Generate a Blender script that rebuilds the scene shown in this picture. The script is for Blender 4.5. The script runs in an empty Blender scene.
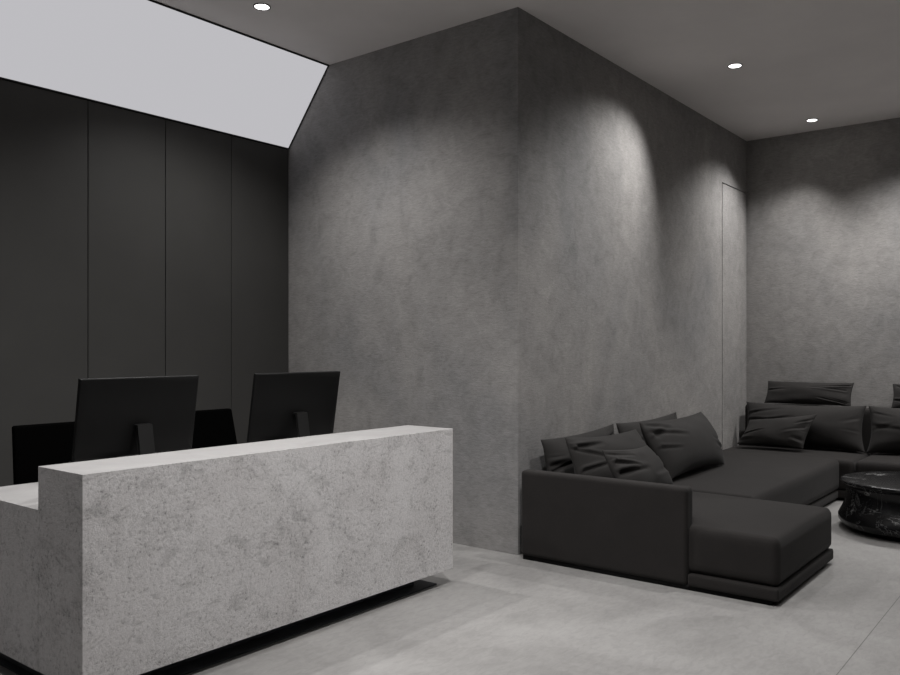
import bpy, bmesh, math, random
from mathutils import Vector, noise
sc = bpy.context.scene
COL = sc.collection
PI = math.pi
def R(d): return math.radians(d)

# ------------------------------------------------------------------ materials
def new_mat(name):
    m = bpy.data.materials.new(name); m.use_nodes = True
    nt = m.node_tree
    return m, nt, nt.nodes['Principled BSDF']
def N(nt, t, **kw):
    n = nt.nodes.new(t)
    for k, v in kw.items():
        if k in n.inputs: n.inputs[k].default_value = v
        else: setattr(n, k, v)
    return n
def pos(nt, scale=(1, 1, 1)):
    g = nt.nodes.new('ShaderNodeNewGeometry')
    mp = nt.nodes.new('ShaderNodeMapping'); mp.inputs['Scale'].default_value = scale
    nt.links.new(g.outputs['Position'], mp.inputs['Vector'])
    return mp.outputs['Vector']
def objc(nt, scale=(1, 1, 1)):
    g = nt.nodes.new('ShaderNodeTexCoord')
    mp = nt.nodes.new('ShaderNodeMapping'); mp.inputs['Scale'].default_value = scale
    nt.links.new(g.outputs['Object'], mp.inputs['Vector'])
    return mp.outputs['Vector']
def noi(nt, vec, scale, detail=4, rough=.55, dist=0.0):
    n = N(nt, 'ShaderNodeTexNoise'); nt.links.new(vec, n.inputs['Vector'])
    n.inputs['Scale'].default_value = scale; n.inputs['Detail'].default_value = detail
    n.inputs['Roughness'].default_value = rough; n.inputs['Distortion'].default_value = dist
    return n.outputs['Fac']
def ramp(nt, fac, stops):
    r = nt.nodes.new('ShaderNodeValToRGB'); nt.links.new(fac, r.inputs['Fac'])
    e = r.color_ramp.elements
    while len(e) < len(stops): e.new(.5)
    for el, (p, c) in zip(e, stops):
        el.position = p; el.color = (c, c, c, 1) if isinstance(c, (int, float)) else (*c, 1)
    return r.outputs['Color']
def mix(nt, a, b, fac, mode='MULTIPLY'):
    m = nt.nodes.new('ShaderNodeMix'); m.data_type = 'RGBA'; m.blend_type = mode
    for sock, v in ((m.inputs[0], fac), (m.inputs[6], a), (m.inputs[7], b)):
        if hasattr(v, 'is_linked'): nt.links.new(v, sock)
        else: sock.default_value = v if not isinstance(v, tuple) else (*v, 1)
    return m.outputs[2]
def bump(nt, bs, h, strength, dist):
    b = nt.nodes.new('ShaderNodeBump'); b.inputs['Strength'].default_value = strength
    b.inputs['Distance'].default_value = dist
    nt.links.new(h, b.inputs['Height']); nt.links.new(b.outputs['Normal'], bs.inputs['Normal'])
def spec(bs, rough, sp=.5):
    bs.inputs['Roughness'].default_value = rough
    bs.inputs['Specular IOR Level'].default_value = sp

def plaster():
    m, nt, bs = new_mat('grey_plaster')
    v = pos(nt); vz = pos(nt, (1, 1, .55)); vh = pos(nt, (.6, .6, 2.6))
    big = noi(nt, vz, 1.1, 3, .55, .6)
    mid = noi(nt, v, 7, 7, .66, .7)
    fine = noi(nt, vh, 34, 6, .72, .5)
    c = ramp(nt, big, [(.28, (.220, .217, .218)), (.5, (.270, .261, .255)), (.72, (.318, .305, .295))])
    c = mix(nt, c, ramp(nt, mid, [(.25, .80), (.5, 1.0), (.75, 1.16)]), 1.0)
    c = mix(nt, c, ramp(nt, fine, [(.3, .80), (.5, 1.0), (.72, 1.15)]), 1.0)
    nt.links.new(c, bs.inputs['Base Color']); spec(bs, .78, .25)
    h = nt.nodes.new('ShaderNodeMath'); h.operation = 'MULTIPLY_ADD'
    nt.links.new(mid, h.inputs[0]); h.inputs[1].default_value = .9; nt.links.new(fine, h.inputs[2])
    bump(nt, bs, h.outputs[0], .35, .006)
    return m
def concrete():
    m, nt, bs = new_mat('rough_concrete')
    v = objc(nt); vs = objc(nt, (1, 1, 1.5))
    big = noi(nt, v, 2.4, 5, .62, .5)
    patch = noi(nt, v, 4.5, 8, .72, .9)
    sp = noi(nt, v, 62, 5, .8, .25)
    arc = noi(nt, vs, 8, 6, .68, 1.3)
    c = ramp(nt, big, [(.3, (.525, .507, .507)), (.5, (.58, .565, .567)), (.7, (.61, .597, .60))])
    c = mix(nt, c, ramp(nt, patch, [(.33, .82), (.48, 1.0), (.7, 1.06)]), 1.0)
    c = mix(nt, c, ramp(nt, arc, [(.36, .80), (.45, 1.0), (.62, 1.0), (.72, 1.07)]), 1.0)
    spots = ramp(nt, sp, [(.36, .48), (.45, .92), (.54, 1.02), (.66, 1.15)])
    msk = ramp(nt, patch, [(.42, 1.0), (.60, .35)])
    c = mix(nt, c, spots, msk)
    nt.links.new(c, bs.inputs['Base Color']); spec(bs, .82, .2)
    h = nt.nodes.new('ShaderNodeMath'); h.operation = 'MULTIPLY_ADD'
    nt.links.new(arc, h.inputs[0]); h.inputs[1].default_value = .6; nt.links.new(sp, h.inputs[2])
    bump(nt, bs, h.outputs[0], .5, .008)
    return m
def smooth_concrete():
    m, nt, bs = new_mat('smooth_concrete')
    v = objc(nt)
    c = ramp(nt, noi(nt, v, 5, 5, .6, .8), [(.3, (.268, .262, .260)), (.7, (.315, .308, .306))])
    nt.links.new(c, bs.inputs['Base Color']); spec(bs, .7, .3)
    bump(nt, bs, noi(nt, v, 60, 3), .12, .003)
    return m
def floor_mat():
    m, nt, bs = new_mat('grey_floor_tile')
    v = pos(nt)
    big = noi(nt, v, 1.3, 5, .6, .8); fine = noi(nt, pos(nt, (1, 2.2, 1)), 14, 6, .65, 1.0)
    c = ramp(nt, big, [(.3, (.232, .226, .221)), (.5, (.288, .281, .275)), (.72, (.33, .323, .317))])
    c = mix(nt, c, ramp(nt, fine, [(.3, .85), (.55, 1.0), (.75, 1.07)]), 1.0)
    br = nt.nodes.new('ShaderNodeTexBrick')
    mp = nt.nodes.new('ShaderNodeMapping'); mp.inputs['Location'].default_value = (15, -.915, 0)
    g = nt.nodes.new('ShaderNodeNewGeometry'); nt.links.new(g.outputs['Position'], mp.inputs['Vector'])
    nt.links.new(mp.outputs['Vector'], br.inputs['Vector'])
    br.offset = 0.0; br.inputs['Scale'].default_value = 1.0
    br.inputs['Brick Width'].default_value = 30.0; br.inputs['Row Height'].default_value = 3.0
    br.inputs['Mortar Size'].default_value = .0022; br.inputs['Mortar Smooth'].default_value = .1
    br.inputs['Color1'].default_value = (1, 1, 1, 1); br.inputs['Color2'].default_value = (.97, .97, .97, 1)
    br.inputs['Mortar'].default_value = (.45, .45, .45, 1)
    c = mix(nt, c, br.outputs['Color'], 1.0)
    nt.links.new(c, bs.inputs['Base Color']); spec(bs, .5, .35)
    bump(nt, bs, fine, .06, .003)
    return m
def plain(name, col, rough=.6, sp=.4, metal=0.0, nscale=0, namp=.06, bstr=0):
    m, nt, bs = new_mat(name)
    c = (*col, 1)
    if nscale:
        f = noi(nt, objc(nt), nscale, 4, .6)
        cc = ramp(nt, f, [(.3, tuple(x * (1 - namp) for x in col)), (.7, tuple(x * (1 + namp) for x in col))])
        nt.links.new(cc, bs.inputs['Base Color'])
        if bstr: bump(nt, bs, f, bstr, .002)
    else: bs.inputs['Base Color'].default_value = c
    spec(bs, rough, sp); bs.inputs['Metallic'].default_value = metal
    return m
def fabric(name, col):
    m, nt, bs = new_mat(name)
    v = objc(nt)
    w = noi(nt, objc(nt, (1, 1, 1)), 420, 2, .6); w2 = noi(nt, v, 6, 4, .6)
    c = ramp(nt, w2, [(.3, tuple(x * .9 for x in col)), (.7, tuple(x * 1.1 for x in col))])
    c = mix(nt, c, ramp(nt, w, [(.3, .85), (.7, 1.12)]), 1.0)
    nt.links.new(c, bs.inputs['Base Color']); spec(bs, .85, .2)
    bs.inputs['Sheen Weight'].default_value = .04; bs.inputs['Sheen Roughness'].default_value = .5
    bump(nt, bs, w, .15, .001)
    return m
def marble():
    m, nt, bs = new_mat('black_marble')
    v = objc(nt)
    n1 = noi(nt, v, 2.2, 8, .6, .9); n2 = noi(nt, v, 6, 6, .6, .8); big = noi(nt, v, 3.5, 3)
    vein = ramp(nt, n1, [(.49, 0.0), (.5, 1.0), (.508, 0.0)])
    vein2 = ramp(nt, n2, [(.49, 0.0), (.5, .55), (.508, 0.0)])
    vv = mix(nt, vein, vein2, 1.0, 'ADD')
    vv = mix(nt, vv, ramp(nt, big, [(.48, 0.02), (.64, 1.0)]), 1.0)
    c = mix(nt, (.006, .006, .0065), (.33, .33, .33), vv, 'MIX')
    nt.links.new(c, bs.inputs['Base Color']); spec(bs, .27, .3)
    return m
def emit(name, col, s):
    m, nt, bs = new_mat(name)
    nt.nodes.remove(bs)
    e = nt.nodes.new('ShaderNodeEmission'); e.inputs['Color'].default_value = (*col, 1); e.inputs['Strength'].default_value = s
    nt.links.new(e.outputs[0], nt.nodes['Material Output'].inputs['Surface'])
    return m

M = dict(
    plaster=plaster(), concrete=concrete(), top=smooth_concrete(), floor=floor_mat(),
    ceiling=plain('ceiling_paint', (.83, .795, .78), .85, .2, 0, 2.0, .03),
    panel=plain('black_wall_panel', (.053, .052, .050), .45, .35, 0, 3.0, .05),
    dark=plain('dark_gap', (.006, .006, .006), .8, .2),
    frame=plain('black_frame', (.006, .006, .006), .5, .3),
    plinth=plain('plinth_and_floor_shade', (.055, .059, .066), .5, .4),
    fabric=fabric('charcoal_fabric', (.0192, .0172, .0165)),
    pillow=fabric('charcoal_pillow_fabric', (.0255, .0238, .0230)),
    monitor=plain('black_plastic', (.006, .006, .006), .42, .16),
    screen=plain('screen_glass', (.004, .004, .005), .08, .5),
    neck=plain('grey_plastic', (.013, .013, .013), .4, .3),
    chair=plain('black_chair_fabric', (.0015, .0015, .0015), .9, .0),
    chairm=plain('black_chair_metal', (.012, .012, .012), .35, .5, .6),
    marble=marble(),
    ring=plain('downlight_ring', (.05, .05, .05), .5, .4),
    lens=emit('downlight_lens', (1.0, .98, .95), 9.0),
    lightpanel=emit('light_panel_glow', (.965, .955, 1.0), .53),
    offwall=plain('side_wall_paint', (.16, .155, .15), .8, .2, 0, 2.0, .05),
)

# ------------------------------------------------------------------ helpers
def link(name, bm, mat, parent=None, loc=(0, 0, 0), smooth=False):
    me = bpy.data.meshes.new(name)
    bmesh.ops.recalc_face_normals(bm, faces=bm.faces)
    bm.to_mesh(me); bm.free()
    for mm in (mat if isinstance(mat, (list, tuple)) else [mat]): me.materials.append(mm)
    if smooth:
        for p in me.polygons: p.use_smooth = True
    o = bpy.data.objects.new(name, me); COL.objects.link(o); o.location = loc
    if parent: o.parent = parent
    return o
def tag(o, label=None, cat=None, group=None, kind=None):
    if label: o['label'] = label
    if cat: o['category'] = cat
    if group: o['group'] = group
    if kind: o['kind'] = kind
    return o
def thing(name, label, cat, loc=(0, 0, 0), rz=0, group=None):
    o = bpy.data.objects.new(name, None); COL.objects.link(o)
    o.empty_display_size = .1; o.location = loc; o.rotation_euler = (0, 0, rz)
    return tag(o, label, cat, group)
def copy_tree(o, parent=None):
    c = o.copy(); COL.objects.link(c)
    if parent: c.parent = parent
    for ch in list(o.children): copy_tree(ch, c)
    return c
def box(bm, x0, x1, y0, y1, z0, z1):
    v = [bm.verts.new((x, y, z)) for x in (x0, x1) for y in (y0, y1) for z in (z0, z1)]
    for f in ((0, 1, 3, 2), (4, 6, 7, 5), (0, 4, 5, 1), (2, 3, 7, 6), (0, 2, 6, 4), (1, 5, 7, 3)):
        bm.faces.new([v[i] for i in f])
    return v
def bxobj(name, mat, b, parent=None, bevel=0, seg=2, loc=(0, 0, 0)):
    bm = bmesh.new(); box(bm, *b); o = link(name, bm, mat, parent, loc)
    if bevel: add_bevel(o, bevel, seg)
    return o
def add_bevel(o, w, seg=2, angle=40):
    m = o.modifiers.new('bevel', 'BEVEL'); m.width = w; m.segments = seg; m.limit_method = 'ANGLE'; m.angle_limit = R(angle)
    for p in o.data.polygons: p.use_smooth = True
    m.harden_normals = True
def cells(xs, ys, zs, filled):
    """watertight solid from filled grid cells"""
    bm = bmesh.new(); vd = {}
    def V(i, j, k):
        if (i, j, k) not in vd: vd[(i, j, k)] = bm.verts.new((xs[i], ys[j], zs[k]))
        return vd[(i, j, k)]
    F = set(filled)
    for (i, j, k) in F:
        if (i - 1, j, k) not in F: bm.faces.new([V(i, j, k), V(i, j, k + 1), V(i, j + 1, k + 1), V(i, j + 1, k)])
        if (i + 1, j, k) not in F: bm.faces.new([V(i + 1, j, k), V(i + 1, j + 1, k), V(i + 1, j + 1, k + 1), V(i + 1, j, k + 1)])
        if (i, j - 1, k) not in F: bm.faces.new([V(i, j, k), V(i + 1, j, k), V(i + 1, j, k + 1), V(i, j, k + 1)])
        if (i, j + 1, k) not in F: bm.faces.new([V(i, j + 1, k), V(i, j + 1, k + 1), V(i + 1, j + 1, k + 1), V(i + 1, j + 1, k)])
        if (i, j, k - 1) not in F: bm.faces.new([V(i, j, k), V(i, j + 1, k), V(i + 1, j + 1, k), V(i + 1, j, k)])
        if (i, j, k + 1) not in F: bm.faces.new([V(i, j, k + 1), V(i + 1, j, k + 1), V(i + 1, j + 1, k + 1), V(i, j + 1, k + 1)])
    bmesh.ops.recalc_face_normals(bm, faces=bm.faces)
    bmesh.ops.dissolve_limit(bm, angle_limit=.01, verts=bm.verts, edges=bm.edges)
    return bm
def lathe(bm, prof, n=48, fn=None):
    rings = []
    for (r, z) in prof:
        ring = []
        for i in range(n):
            a = 2 * PI * i / n
            k = fn(a, z) if fn else 1
            ring.append(bm.verts.new((r * k * math.cos(a), r * k * math.sin(a), z)))
        rings.append(ring)
    for a, b in zip(rings, rings[1:]):
        for i in range(n): bm.faces.new([a[i], a[(i + 1) % n], b[(i + 1) % n], b[i]])
    bm.faces.new(rings[0][::-1]); bm.faces.new(rings[-1])

# ------------------------------------------------------------------ dimensions of the room
H = 3.844
XA, YB, XC, YP = 4.817, 3.197, 9.577, 5.617        # plaster return, plaster long wall, end wall, panelled wall
XW, YW = -3.0, -4.2                                # walls behind the camera
SZ, SY = 3.206, 5.10                               # sloped light panel: lower edge height, upper edge depth

def struct(o): return tag(o, kind='structure')
struct(bxobj('floor', M['floor'], (XW - .2, XC + .2, YW - .2, YP + .2, -.15, 0)))
struct(bxobj('ceiling', M['ceiling'], (XW - .2, XC + .2, YW - .2, YP + .2, H, H + .15)))
struct(bxobj('wall_center', M['plaster'], (XA, XA + .18, YB, YP + .2, 0, H)))
# long plaster wall with a flush concealed door beside the end wall
DX0, DX1, DZ = 8.788, 9.562, 3.247
bm = bmesh.new()
box(bm, XA + .18, DX0, YB, YB + .2, 0, H)
box(bm, DX0, XC + .1, YB, YB + .2, DZ, H)
box(bm, DX0, XC + .1, YB + .06, YB + .2, 0, DZ)
box(bm, DX1 + .008, XC + .1, YB, YB + .06, 0, DZ)
struct(link('wall_back', bm, M['plaster']))
d = bxobj('door_1', M['plaster'], (DX0 + .014, DX1, YB, YB + .045, .006, DZ - .013)); struct(d)
gap = bxobj('door_gap', M['dark'], (DX0 + .001, DX1 + .007, YB + .05, YB + .059, .002, DZ - .001), d)
struct(bxobj('wall_right', M['plaster'], (XC, XC + .2, YW - .2, YB + .2, 0, H)))
struct(bxobj('wall_front', M['offwall'], (XW - .2, XC + .2, YW - .2, YW, 0, H)))
struct(bxobj('wall_side', M['offwall'], (XW - .2, XW, YW, YP + .2, 0, H)))
# black panelled wall
wl = bxobj('wall_left', M['dark'], (XW, XA, YP + .022, YP + .2, 0, H)); struct(wl)
seams = [XA - .003, 4.203, 3.593, 2.978, 2.365, 1.752, 1.139, .526, -.087, -.70, -1.313, -1.926, -2.539, XW + .003]
for a, b in zip(seams, seams[1:]):
    o = bxobj('wall_panel', M['panel'], (b + .003, a - .003, YP, YP + .02, .004, SZ - .004), wl, .002, 2)

# sloped luminous panel between ceiling and panelled wall
lp = thing('light_panel', 'long white glowing light panel sloping from ceiling to black wall panels', 'light panel', (0, (SY + YP) / 2, H))
def slope_pt(x, t, off):      # t 0 top .. 1 bottom ; off along normal (out of the room)
    dy, dz = YP - SY, SZ - H; L = math.hypot(dy, dz)
    ny, nz = -dz / L, dy / L
    return Vector((x, SY + dy * t + ny * off - (SY + YP) / 2, H + dz * t + nz * off - H))
def slope_box(bm, x0, x1, t0, t1, o0, o1):
    v = [bm.verts.new(slope_pt(x, t, o)) for x in (x0, x1) for t in (t0, t1) for o in (o0, o1)]
    for f in ((0, 1, 3, 2), (4, 6, 7, 5), (0, 4, 5, 1), (2, 3, 7, 6), (0, 2, 6, 4), (1, 5, 7, 3)):
        bm.faces.new([v[i] for i in f])
bm = bmesh.new(); slope_box(bm, XW + .03, XA - .008, .012, .988, .004, .02)
link('diffuser', bm, M['lightpanel'], lp)
bm = bmesh.new()
slope_box(bm, XW + .005, XA - .001, .0, .02, 0, .03)
slope_box(bm, XW + .005, XA - .001, .986, 1.0, 0, .03)
slope_box(bm, XA - .012, XA - .001, .014, .986, 0, .03)
slope_box(bm, XW + .005, XW + .03, .014, .986, 0, .03)
link('frame', bm, M['frame'], lp)

# ------------------------------------------------------------------ reception desk
DX, DY = 1.627, 3.113
desk = thing('reception_desk', 'grey concrete reception desk with high front ledge and lower worktop', 'desk', (2.8, 3.66, 0))
def desk_part(name, xs, ys, zs, fl, bev=0):
    bm = cells([x - 2.8 for x in xs], [y - 3.66 for y in ys], zs, fl)
    for f in bm.faces:
        if f.normal.z > .9: f.material_index = 1
    o = link(name, bm, [M['concrete'], M['top']], desk); 
    if bev: add_bevel(o, bev, 2)
    return o
desk_part('front_panel', [DX, 3.971], [DY, DY + .364], [.10, .958], [(0, 0, 0)], .0025)
desk_part('worktop', [DX + .06, 3.911], [DY + .364, 4.205], [.735, .775], [(0, 0, 0)])
desk_part('side_panel', [DX, DX + .06], [DY + .364, 4.205], [.10, .775], [(0, 0, 0)])
desk_part('side_panel', [3.971 - .06, 3.971], [DY + .364, 4.205], [.10, .775], [(0, 0, 0)])
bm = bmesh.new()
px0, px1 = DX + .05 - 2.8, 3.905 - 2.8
box(bm, px0, px1, DY + .075 - 3.66, DY + .34 - 3.66, 0, .008)  # thin dark plate on the floor, standing in for the desk's shadow
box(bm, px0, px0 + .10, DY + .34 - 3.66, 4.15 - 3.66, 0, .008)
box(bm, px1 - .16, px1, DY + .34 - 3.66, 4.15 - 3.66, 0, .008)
box(bm, px0 + .03, 3.80 - 2.8, DY + .17 - 3.66, DY + .30 - 3.66, .008, .10)
box(bm, px0 + .03, px0 + .08, DY + .30 - 3.66, 4.10 - 3.66, .008, .10)
box(bm, 3.75 - 2.8, 3.80 - 2.8, DY + .30 - 3.66, 4.10 - 3.66, .008, .10)
tag(link('plinth', bm, M['plinth'], desk), 'black recessed plinth with flat dark plate standing in for the desk shadow')

# ------------------------------------------------------------------ monitors
def make_monitor(label, x, y, w, h, ztop, rz=0):
    t = thing('computer_monitor', label, 'monitor', (x, y, .775), rz, 'monitors on the reception desk')
    tilt = R(9.5)
    zc = ztop - .775
    def P(px, d, dn):      # d: distance behind the screen plane, dn: down from the top
        yy = dn * math.sin(tilt) - d * math.cos(tilt)
        zz = zc - dn * math.cos(tilt) - d * math.sin(tilt)
        return (px, yy, zz)
    bm = bmesh.new()
    def ring(d, ins, insb=None):
        b = ins if insb is None else insb
        return [bm.verts.new(P(*q)) for q in ((-w / 2 + ins, d, ins), (w / 2 - ins, d, ins), (w / 2 - ins, d, h - b), (-w / 2 + ins, d, h - b))]
    rs = [ring(0, 0), ring(.018, 0), ring(.022, .005), ring(.030, .045), ring(.036, .10), ring(.039, .16)]
    for a, b in zip(rs, rs[1:]):
        for i in range(4): bm.faces.new([a[i], a[(i + 1) % 4], b[(i + 1) % 4], b[i]])
    bm.faces.new(rs[0]); bm.faces.new(rs[-1])
    o = link('housing', bm, M['monitor'], t); add_bevel(o, .002, 2, 30)
    bm = bmesh.new()
    v = [P(*q) for q in ((-w / 2 + .012, -.0015, .012), (w / 2 - .012, -.0015, .012), (w / 2 - .012, -.0015, h - .03), (-w / 2 + .012, -.0015, h - .03))]
    v2 = [P(q[0], 0, 0) for q in v]
    vs = [bm.verts.new(q) for q in v]
    vb = [bm.verts.new(P(*q)) for q in ((-w / 2 + .012, .0, .012), (w / 2 - .012, .0, .012), (w / 2 - .012, .0, h - .03), (-w / 2 + .012, .0, h - .03))]
    bm.faces.new(vs); bm.faces.new(vb)
    for i in range(4): bm.faces.new([vs[i], vs[(i + 1) % 4], vb[(i + 1) % 4], vb[i]])
    link('screen', bm, M['screen'], t)
    # neck: a bent flat bar from the back of the housing down and out to the foot
    bm = bmesh.new()
    a = P(0, .045, .24); path = [(a[1] + .02, a[2]), (a[1] - .022, a[2] - .004), (a[1] - .05, a[2] - .16), (a[1] - .06, .008)]
    prev = None
    for i, (yy, zz) in enumerate(path):
        hw = .041
        th = .010
        r = [bm.verts.new(q) for q in ((-hw, yy - th * .8, zz + th * .4), (hw, yy - th * .8, zz + th * .4), (hw, yy + th * .8, zz - th * .4), (-hw, yy + th * .8, zz - th * .4))]
        if prev:
            for k in range(4): bm.faces.new([prev[k], prev[(k + 1) % 4], r[(k + 1) % 4], r[k]])
        else: bm.faces.new(r)
        prev = r
    bm.faces.new(prev)
    tag(link('stand_neck', bm, M['neck'], t), 'dark grey bent stand neck')
    yy = a[1] - .06
    o = bxobj('stand_foot', M['neck'], (-.11, .11, yy - .03, yy + .19, 0, .010), t, .003)
    return t
make_monitor('black computer monitor standing nearest the stepped end of the desk, in front of two chairs', 2.318, 3.84, .662, .405, 1.306)
make_monitor('black computer monitor nearer the grey plaster wall, with plaster showing behind its right edge', 3.332, 3.80, .668, .405, 1.307)

# ------------------------------------------------------------------ office chairs
def make_chair(label, x, y, w, ztop, rz):
    t = thing('office_chair', label, 'chair', (x, y, 0), rz, 'black office chairs behind the desk')
    o = bxobj('seat', M['chair'], (-.25, .25, -.27, .22, .43, .50), t, .025, 3)
    # backrest: flat slab leaning back
    bm = bmesh.new(); yb, yt = .19, .30; th = .045
    v = []
    for zz, yy, hw in ((.50, yb, w / 2 + .02), (ztop, yt, w / 2 - .012)):
        v += [bm.verts.new(q) for q in ((-hw, yy, zz), (hw, yy, zz), (hw, yy + th, zz), (-hw, yy + th, zz))]
    bm.faces.new(v[0:4]); bm.faces.new(v[4:8])
    for i in range(4): bm.faces.new([v[i], v[(i + 1) % 4], v[4 + (i + 1) % 4], v[4 + i]])
    o = link('backrest', bm, M['chair'], t); add_bevel(o, .012, 3)
    for s in (-1, 1):
        bm = bmesh.new()
        box(bm, s * .285 - .022, s * .285 + .022, -.16, .12, .645, .672)
        box(bm, s * .285 - .014, s * .285 + .014, -.03, .03, .462, .645)
        box(bm, min(s * .24, s * .299), max(s * .24, s * .299), -.03, .03, .455, .47)
        link('armrest', bm, M['chairm'], t)
    bm = bmesh.new(); lathe(bm, [(.03, .09), (.03, .26), (.02, .265), (.02, .41), (.07, .415), (.07, .43)], 20)
    link('gas_column', bm, M['chairm'], t, smooth=False)
    for k in range(5):
        a = 2 * PI * k / 5 + .3
        bm = bmesh.new(); v = []
        for rr, hw, z0, z1 in ((.025, .026, .085, .125), (.30, .017, .066, .092)):
            for sg, zz in ((-1, z0), (1, z0), (1, z1), (-1, z1)):
                v.append(bm.verts.new((rr * math.cos(a) - sg * hw * math.sin(a), rr * math.sin(a) + sg * hw * math.cos(a), zz)))
        bm.faces.new(v[:4]); bm.faces.new(v[4:])
        for i in range(4): bm.faces.new([v[i], v[(i + 1) % 4], v[4 + (i + 1) % 4], v[4 + i]])
        leg = link('base_arm', bm, M['chairm'], t)
        bm = bmesh.new()
        bmesh.ops.create_cone(bm, cap_ends=True, segments=20, radius1=.031, radius2=.031, depth=.045)
        bmesh.ops.rotate(bm, verts=bm.verts, matrix=__import__('mathutils').Matrix.Rotation(PI / 2, 3, 'X'))
        bmesh.ops.rotate(bm, verts=bm.verts, matrix=__import__('mathutils').Matrix.Rotation(a + PI / 2, 3, 'Z'))
        bmesh.ops.translate(bm, verts=bm.verts, vec=(.285 * math.cos(a), .285 * math.sin(a), .0335))
        link('caster', bm, M['dark'], leg)
    return t
make_chair('black office chair farther from the plaster wall, its back partly behind a monitor', 2.248, 4.18, .57, 1.040, 0)
make_chair('black office chair with its backrest showing in the gap between the two monitors', 3.085, 4.18, .57, 1.054, 0)

# ------------------------------------------------------------------ sectional sofa
def rbox(x0, x1, y0, y1, z0, z1, r=.04, crown=.0, nx=28, ny=28, nz=8, sag=0.0, seed=0):
    """soft upholstered block: rounded edges, crowned top, faint unevenness"""
    bm = bmesh.new()
    cx, cy, cz = (x0 + x1) / 2, (y0 + y1) / 2, (z0 + z1) / 2
    hx, hy, hz = (x1 - x0) / 2, (y1 - y0) / 2, (z1 - z0) / 2
    vd = {}
    def spread(i, n, h):       # denser near the ends
        t = -1 + 2 * i / n
        e = min(.9, 2.2 * r / h)
        k = n // 4
        if i <= k: return -h + (e * h) * i / k
        if i >= n - k: return h - (e * h) * (n - i) / k
        return -h + e * h + (2 * h - 2 * e * h) * (i - k) / (n - 2 * k)
    def V(i, j, k):
        if (i, j, k) in vd: return vd[(i, j, k)]
        p = Vector((spread(i, nx, hx), spread(j, ny, hy), spread(k, nz, hz)))
        q = Vector((max(-hx + r, min(hx - r, p.x)), max(-hy + r, min(hy - r, p.y)), max(-hz + r, min(hz - r, p.z))))
        dv = p - q
        if dv.length > 1e-9 and max(abs(c) for c in dv) > r * .999: p = q + dv.normalized() * r
        elif dv.length > r: p = q + dv.normalized() * r
        if crown and p.z > 0:
            u, w = p.x / hx, p.y / hy
            p.z += crown * (1 - abs(u) ** 3) * (1 - abs(w) ** 3) * min(1, p.z / hz)
        nn = noise.noise(Vector((p.x * 2.1 + seed, p.y * 2.1, p.z * 2.1))) * .004
        if crown: p.z += nn * (p.z / hz > .5)
        vd[(i, j, k)] = bm.verts.new((p.x + cx, p.y + cy, p.z + cz))
        return vd[(i, j, k)]
    def quad(a, b, c, d): bm.faces.new([V(*a), V(*b), V(*c), V(*d)])
    for i in range(nx):
        for j in range(ny):
            for k in (0, nz): quad((i, j, k), (i + 1, j, k), (i + 1, j + 1, k), (i, j + 1, k))
        for k in range(nz):
            for j in (0, ny): quad((i, j, k), (i + 1, j, k), (i + 1, j, k + 1), (i, j, k + 1))
    for j in range(ny):
        for k in range(nz):
            for i in (0, nx): quad((i, j, k), (i, j + 1, k), (i, j + 1, k + 1), (i, j, k + 1))
    return bm
SO = Vector((6.9, 2.4, 0))
sofa = thing('sectional_sofa', 'large charcoal fabric corner sofa along both grey plaster walls', 'sofa', SO)
def spart(name, bm, mat=None):
    bmesh.ops.translate(bm, verts=bm.verts, vec=-SO)
    return link(name, bm, mat or M['fabric'], sofa, smooth=True)
spart('armrest', rbox(4.735, 4.845, 1.936, 3.125, .028, .612, .026, 0, 16, 40, 24))
spart('base', rbox(4.737, 5.955, 1.405, 1.933, .028, .100, .012))
spart('base', rbox(4.85, 5.955, 1.95, 3.125, .028, .100, .012))
bm = rbox(4.850, 5.955, 1.41, 3.12, .101, .380, .045, .024, 36, 36, 12, seed=1)
for v in bm.verts:            # the front corner runs out past the end of the armrest
    if v.co.y < 1.945: v.co.x -= .092 * max(0, min(1, (5.5 - v.co.x) / .6))
spart('seat_cushion', bm)
spart('base', rbox(5.965, 8.42, 1.945, 3.125, .028, .100, .012))
spart('seat_cushion', rbox(5.960, 8.72, 1.94, 3.12, .101, .388, .045, .016, 40, 36, 12, seed=3))
spart('base', rbox(8.425, 9.55, 1.815, 3.125, .028, .100, .012))
spart('seat_cushion', rbox(8.425, 9.28, 1.815, 3.12, .101, .390, .045, .014, 36, 36, 12, seed=5))
spart('base', rbox(8.425, 9.55, .55, 1.805, .028, .100, .012))
spart('seat_cushion', rbox(8.425, 9.28, .56, 1.808, .101, .390, .045, .022, 36, 36, 12, seed=7))
spart('backrest', rbox(9.29, 9.56, 1.815, 3.125, .101, .825, .03))
spart('backrest', rbox(9.29, 9.56, .56, 1.805, .101, .825, .03))
spart('armrest', rbox(8.43, 9.56, .43, .548, .028, .622, .022, 0, 40, 16, 24))
bm = bmesh.new()
box(bm, 4.755, 5.90, 1.45, 3.115, 0, .03); box(bm, 5.90, 8.5, 2.0, 3.12, 0, .03); box(bm, 8.5, 9.5, .5, 3.12, 0, .03)
tag(spart('plinth', bm, M['dark']), 'black recessed plinth with flat dark plate standing in for the desk shadow')

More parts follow.
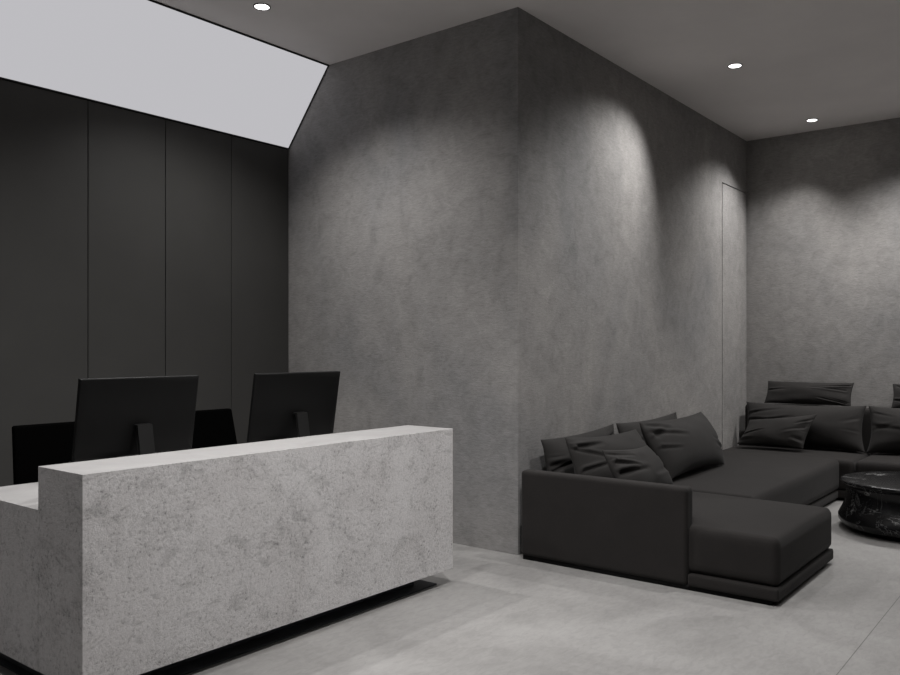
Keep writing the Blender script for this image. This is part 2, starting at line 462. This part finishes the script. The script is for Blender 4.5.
# ------------------------------------------------------------------ pillows
def pillow(name, label, cat, TL, TR, BR, BL, thick, seed, group, creases=5, pinch=.11, sag=.0, nu=72, nv=54, depth=.019, side=.55):
    rnd = random.Random(seed)
    TL, TR, BR, BL = map(Vector, (TL, TR, BR, BL))
    c = (TL + TR + BR + BL) / 4
    base = Vector((c.x, c.y, min(BL.z, BR.z)))
    nrm = ((TR - TL + BR - BL).cross(TL - BL + TR - BR)).normalized()   # towards the viewer side
    W = ((TR - TL).length + (BR - BL).length) / 2; Hh = ((TL - BL).length + (TR - BR).length) / 2
    cr = []
    for k in range(creases):
        sd = rnd.choice([-1, 1])
        u0 = sd * rnd.uniform(.86, 1.0); v0 = rnd.uniform(-.95, .95)
        ang = math.atan2(-v0 * rnd.uniform(.2, .9), -u0) + rnd.uniform(-.6, .6)
        L = rnd.uniform(.35, .95)
        cr.append((u0, v0, u0 + L * math.cos(ang), v0 + L * math.sin(ang), rnd.uniform(.05, .11), rnd.uniform(.6, 1.3) * depth))
    for k in range(max(2, creases // 2)):    # short gathers running in from the ends
        sd = rnd.choice([-1, 1]); v0 = rnd.uniform(-.75, .75)
        cr.append((sd * .99, v0, sd * rnd.uniform(.6, .8), v0 * .9, rnd.uniform(.03, .05), depth * .4))
    def crease(u, v):
        s = 0
        for (a, b, cc, dd, w, dp) in cr:
            dx, dy = cc - a, dd - b; L2 = dx * dx + dy * dy
            t = max(0, min(1, ((u - a) * dx + (v - b) * dy) / L2))
            px, py = u - a - t * dx, v - b - t * dy
            sg = 1 if (dx * py - dy * px) > 0 else -1
            q = math.hypot(px * W / Hh, py) / w * sg
            s += dp * (1 - t) ** .6 * (-math.exp(-q * q) + .65 * math.exp(-(q - 1.7) ** 2))
        return s
    def prof(u, v):
        a = max(0, 1 - abs(u) ** 2.6); b = max(0, 1 - abs(v) ** 2.4)
        return (a ** .62) * (b ** .58)
    bm = bmesh.new()
    grid = {}
    for face in (1, -1):
        for i in range(nu + 1):
            for j in range(nv + 1):
                u = -math.cos(PI * i / nu); v = -math.cos(PI * j / nv)
                u = .5 * u + .5 * (-1 + 2 * i / nu); v = .5 * v + .5 * (-1 + 2 * j / nv)
                edge = i in (0, nu) or j in (0, nv)
                if edge and face == -1: grid[(face, i, j)] = grid[(1, i, j)]; continue
                pu = u * (1 - pinch * side * (1 - v * v)); pv = v * (1 - pinch * (1 - u * u))
                s, t = (pu + 1) / 2, (pv + 1) / 2
                p = (BL * (1 - s) + BR * s) * (1 - t) + (TL * (1 - s) + TR * s) * t
                h = prof(u, v) * thick
                if not edge:
                    f = min(1, prof(u, v) * 2.2)
                    n1 = noise.noise(Vector((u * 1.7 + seed * 3.1, v * 1.4, seed + face * 5))) * .014
                    h += f * (n1 + (crease(u, v) if face == 1 else crease(-u, v) * .6))
                    h = max(.001, h)
                q = p + nrm * h * face
                q.z -= sag * (1 - u * u) * (v + 1) / 2
                grid[(face, i, j)] = bm.verts.new(q - base)
    for face in (1, -1):
        for i in range(nu):
            for j in range(nv):
                vs = [grid[(face, i, j)], grid[(face, i + 1, j)], grid[(face, i + 1, j + 1)], grid[(face, i, j + 1)]]
                bm.faces.new(vs if face == 1 else vs[::-1])
    o = link(name, bm, M['pillow'], None, base, smooth=True)
    return tag(o, label, cat, group)
G1 = 'charcoal cushions on the sofa along the long wall'
G2 = 'charcoal cushions along the sofa back at the end wall'
# long wall, from the arm towards the corner
pillow('back_cushion', 'charcoal cushion tucked against the wall nearest the sofa arm, mostly hidden', 'cushion',
       (4.99, 3.12, .80), (6.11, 3.12, .835), (6.09, 3.03, .41), (4.96, 3.03, .41), .085, 11, G1)
pillow('back_cushion', 'large creased charcoal cushion leaning behind the slumped pillow by the sofa arm', 'cushion',
       (4.95, 2.90, .835), (6.02, 2.88, .81), (6.11, 2.68, .42), (4.95, 2.74, .42), .105, 12, G1, 6, side=.1)
pillow('throw_pillow', 'smaller charcoal pillow slumped at the front of the heap beside the sofa arm', 'pillow',
       (4.92, 2.60, .775), (5.58, 2.58, .745), (5.70, 2.42, .44), (4.94, 2.40, .45), .08, 19, G1, 6, side=-.2)
pillow('back_cushion', 'charcoal cushion peeking out behind the large upright cushion farthest from the arm', 'cushion',
       (6.15, 3.12, .835), (7.38, 3.12, .852), (7.38, 3.02, .41), (6.14, 3.02, .41), .09, 14, G1)
pillow('back_cushion', 'large upright charcoal cushion at the far end of the heap along the long wall', 'cushion',
       (6.08, 2.88, .86), (7.33, 2.86, .872), (7.30, 2.63, .41), (6.10, 2.63, .42), .145, 15, G1, 6, side=-.45)
# end wall
pillow('back_cushion', 'wide charcoal back cushion in the sofa corner, behind the small pillow', 'cushion',
       (9.16, 3.06, .862), (9.16, 1.85, .87), (9.00, 1.832, .41), (9.00, 3.06, .41), .165, 21, G2, 6, depth=.014)
pillow('back_cushion', 'wide charcoal back cushion above the marble table, next along from the corner', 'cushion',
       (9.16, 1.835, .87), (9.16, .62, .87), (9.00, .60, .41), (9.00, 1.82, .41), .165, 28, G2, 5, depth=.012)
pillow('head_cushion', 'long charcoal head cushion standing on the sofa back above the corner cushion', 'cushion',
       (9.49, 2.93, 1.085), (9.49, 2.035, 1.085), (9.39, 2.045, .84), (9.39, 2.94, .84), .065, 23, G2, 5, .06, depth=.012)
pillow('head_cushion', 'charcoal head cushion cut by the right edge of the photo, on the sofa back', 'cushion',
       (9.49, 1.675, 1.085), (9.49, .78, 1.085), (9.39, .785, .84), (9.39, 1.67, .84), .065, 24, G2, 5, .06, depth=.012)
pillow('throw_pillow', 'small charcoal pillow on the seat leaning on the corner back cushion', 'pillow',
       (8.84, 2.92, .69), (8.84, 2.24, .785), (8.66, 2.33, .44), (8.66, 3.0, .44), .085, 25, G2, 5, depth=.015)

# ------------------------------------------------------------------ marble coffee table
tb = thing('coffee_table', 'round black marble drum coffee table with white veins in front of the sofa', 'table', (7.392, 1.137, 0))
def wob(a, z): return 1 + .012 * math.sin(2 * a + .6) + .012 * math.sin(3 * a + 4 * z) + .012 * math.sin(5 * a + 1.0)
bm = bmesh.new()
prof = [(.36, .035), (.50, .035), (.552, .046), (.572, .072), (.572, .105), (.543, .16), (.52, .215), (.506, .27), (.507, .31), (.52, .345), (.534, .368)]
lathe(bm, prof, 72, wob)
o = link('drum', bm, M['marble'], tb, smooth=True)
bm = bmesh.new()
lathe(bm, [(.52, .366), (.538, .37), (.544, .377), (.543, .388), (.536, .396), (.50, .399)], 72, lambda a, z: 1 + .012 * math.sin(2 * a + .6) + .01 * math.sin(3 * a + 1.3))
o = link('tabletop', bm, M['marble'], tb, smooth=True)
md = o.modifiers.new('edge', 'EDGE_SPLIT'); md.split_angle = R(50)
bm = bmesh.new(); lathe(bm, [(.46, 0), (.46, .037)], 48)
link('plinth', bm, M['dark'], tb)

# ------------------------------------------------------------------ ceiling downlights
def downlight(label, x, y, aim, watts, cone, blend, first=[None]):
    if first[0] is None:
        t = thing('ceiling_downlight', label, 'downlight', (x, y, H), 0, 'recessed ceiling downlights')
        bm = bmesh.new()
        for (r0, r1, z0, z1) in ((.050, .060, -.006, 0),):
            n = 40; rr = []
            for r, z in ((r0, z1), (r0, z0), (r1, z0), (r1, z1)):
                rr.append([bm.verts.new((r * math.cos(2 * PI * i / n), r * math.sin(2 * PI * i / n), z)) for i in range(n)])
            for a, b in zip(rr, rr[1:] + rr[:1]):
                for i in range(n): bm.faces.new([a[i], a[(i + 1) % n], b[(i + 1) % n], b[i]])
        link('trim_ring', bm, M['ring'], t)
        bm = bmesh.new(); lathe(bm, [(.0497, -.003), (.0497, 0)], 40)
        link('lens', bm, M['lens'], t)
        first[0] = t
    else:
        t = copy_tree(first[0]); t.location = (x, y, H); t['label'] = label
    ld = bpy.data.lights.new('downlight_beam', 'SPOT'); ld.energy = watts; ld.spot_size = R(cone); ld.spot_blend = blend
    ld.shadow_soft_size = .045; ld.color = (1.0, .985, .97)
    lo = bpy.data.objects.new('downlight_beam', ld); COL.objects.link(lo); lo.location = (x, y, H - .06)
    dv = Vector(aim) - Vector((x, y, H - .06))
    lo.rotation_euler = dv.to_track_quat('-Z', 'Y').to_euler()
    return t
W = 1.0
PW = dict(desk=190, sofa=142, corner=140, front=365, table=90, endnear=250, endfar=270, rear=185, mid=140, ledge=165)
downlight('round ceiling downlight nearest the white light panel, above the desk', 3.70, 4.60, (3.6, 4.1, 0), PW['desk'], 135, 1)
downlight('round ceiling downlight over the sofa, nearer the camera of the two there', 6.954, 2.419, (5.85, 3.30, 1.9), PW['sofa'], 84, 1)
downlight('round ceiling downlight close to the dark end wall, above the sofa corner', 9.114, 2.363, (8.6, 2.90, 1.6), PW['corner'], 108, .9)
OUT = 'round ceiling downlight outside the photo, '
downlight(OUT + 'over the floor in front of the desk', 2.63, 1.4, (2.63, 2.0, 0), PW['front'], 120, 1)
downlight(OUT + 'over the coffee table side of the lounge', 6.9, .2, (7.0, .8, 0), PW['table'], 120, 1)
downlight(OUT + 'near the end wall beyond the coffee table', 8.65, 1.3, (8.92, 1.6, 0), PW['endnear'], 116, 1)
downlight(OUT + 'near the end wall and far from the corner', 8.5, -.8, (8.75, -.7, 0), PW['endfar'], 118, 1)
downlight(OUT + 'behind the desk at the panelled wall', 1.3, 4.2, (1.3, 4.2, 0), PW['rear'], 130, 1)
downlight(OUT + 'added over the front end of the sofa to brighten the long wall', 5.5, 1.5, (5.6, 2.2, 0), PW['mid'], 118, 1)  # unseen lamp, added to brighten the lower long wall
downlight(OUT + 'added over the front ledge of the desk for extra light', 2.3, 2.9, (2.3, 3.1, 0), PW['ledge'], 120, 1)  # unseen lamp, added as extra light around the desk

# ------------------------------------------------------------------ world, camera, view
w = bpy.data.worlds.new('world'); sc.world = w; w.use_nodes = True
w.node_tree.nodes['Background'].inputs['Color'].default_value = (.02, .02, .02, 1)
cam = bpy.data.cameras.new('camera'); co = bpy.data.objects.new('camera', cam); COL.objects.link(co)
f, cy, th = 821.94, 348.366, .668496
cam.sensor_width = 36; cam.lens = f * 36 / 900
cam.shift_y = (cy - 337.5) / 900
co.location = (0, 0, 1.45); co.rotation_euler = (PI / 2, 0, th - PI / 2)
cam.clip_start = .05
sc.camera = co
sc.view_settings.view_transform = 'Standard'; sc.view_settings.look = 'None'
sc.view_settings.exposure = 0; sc.view_settings.gamma = 1; sc.view_settings.use_curve_mapping = False
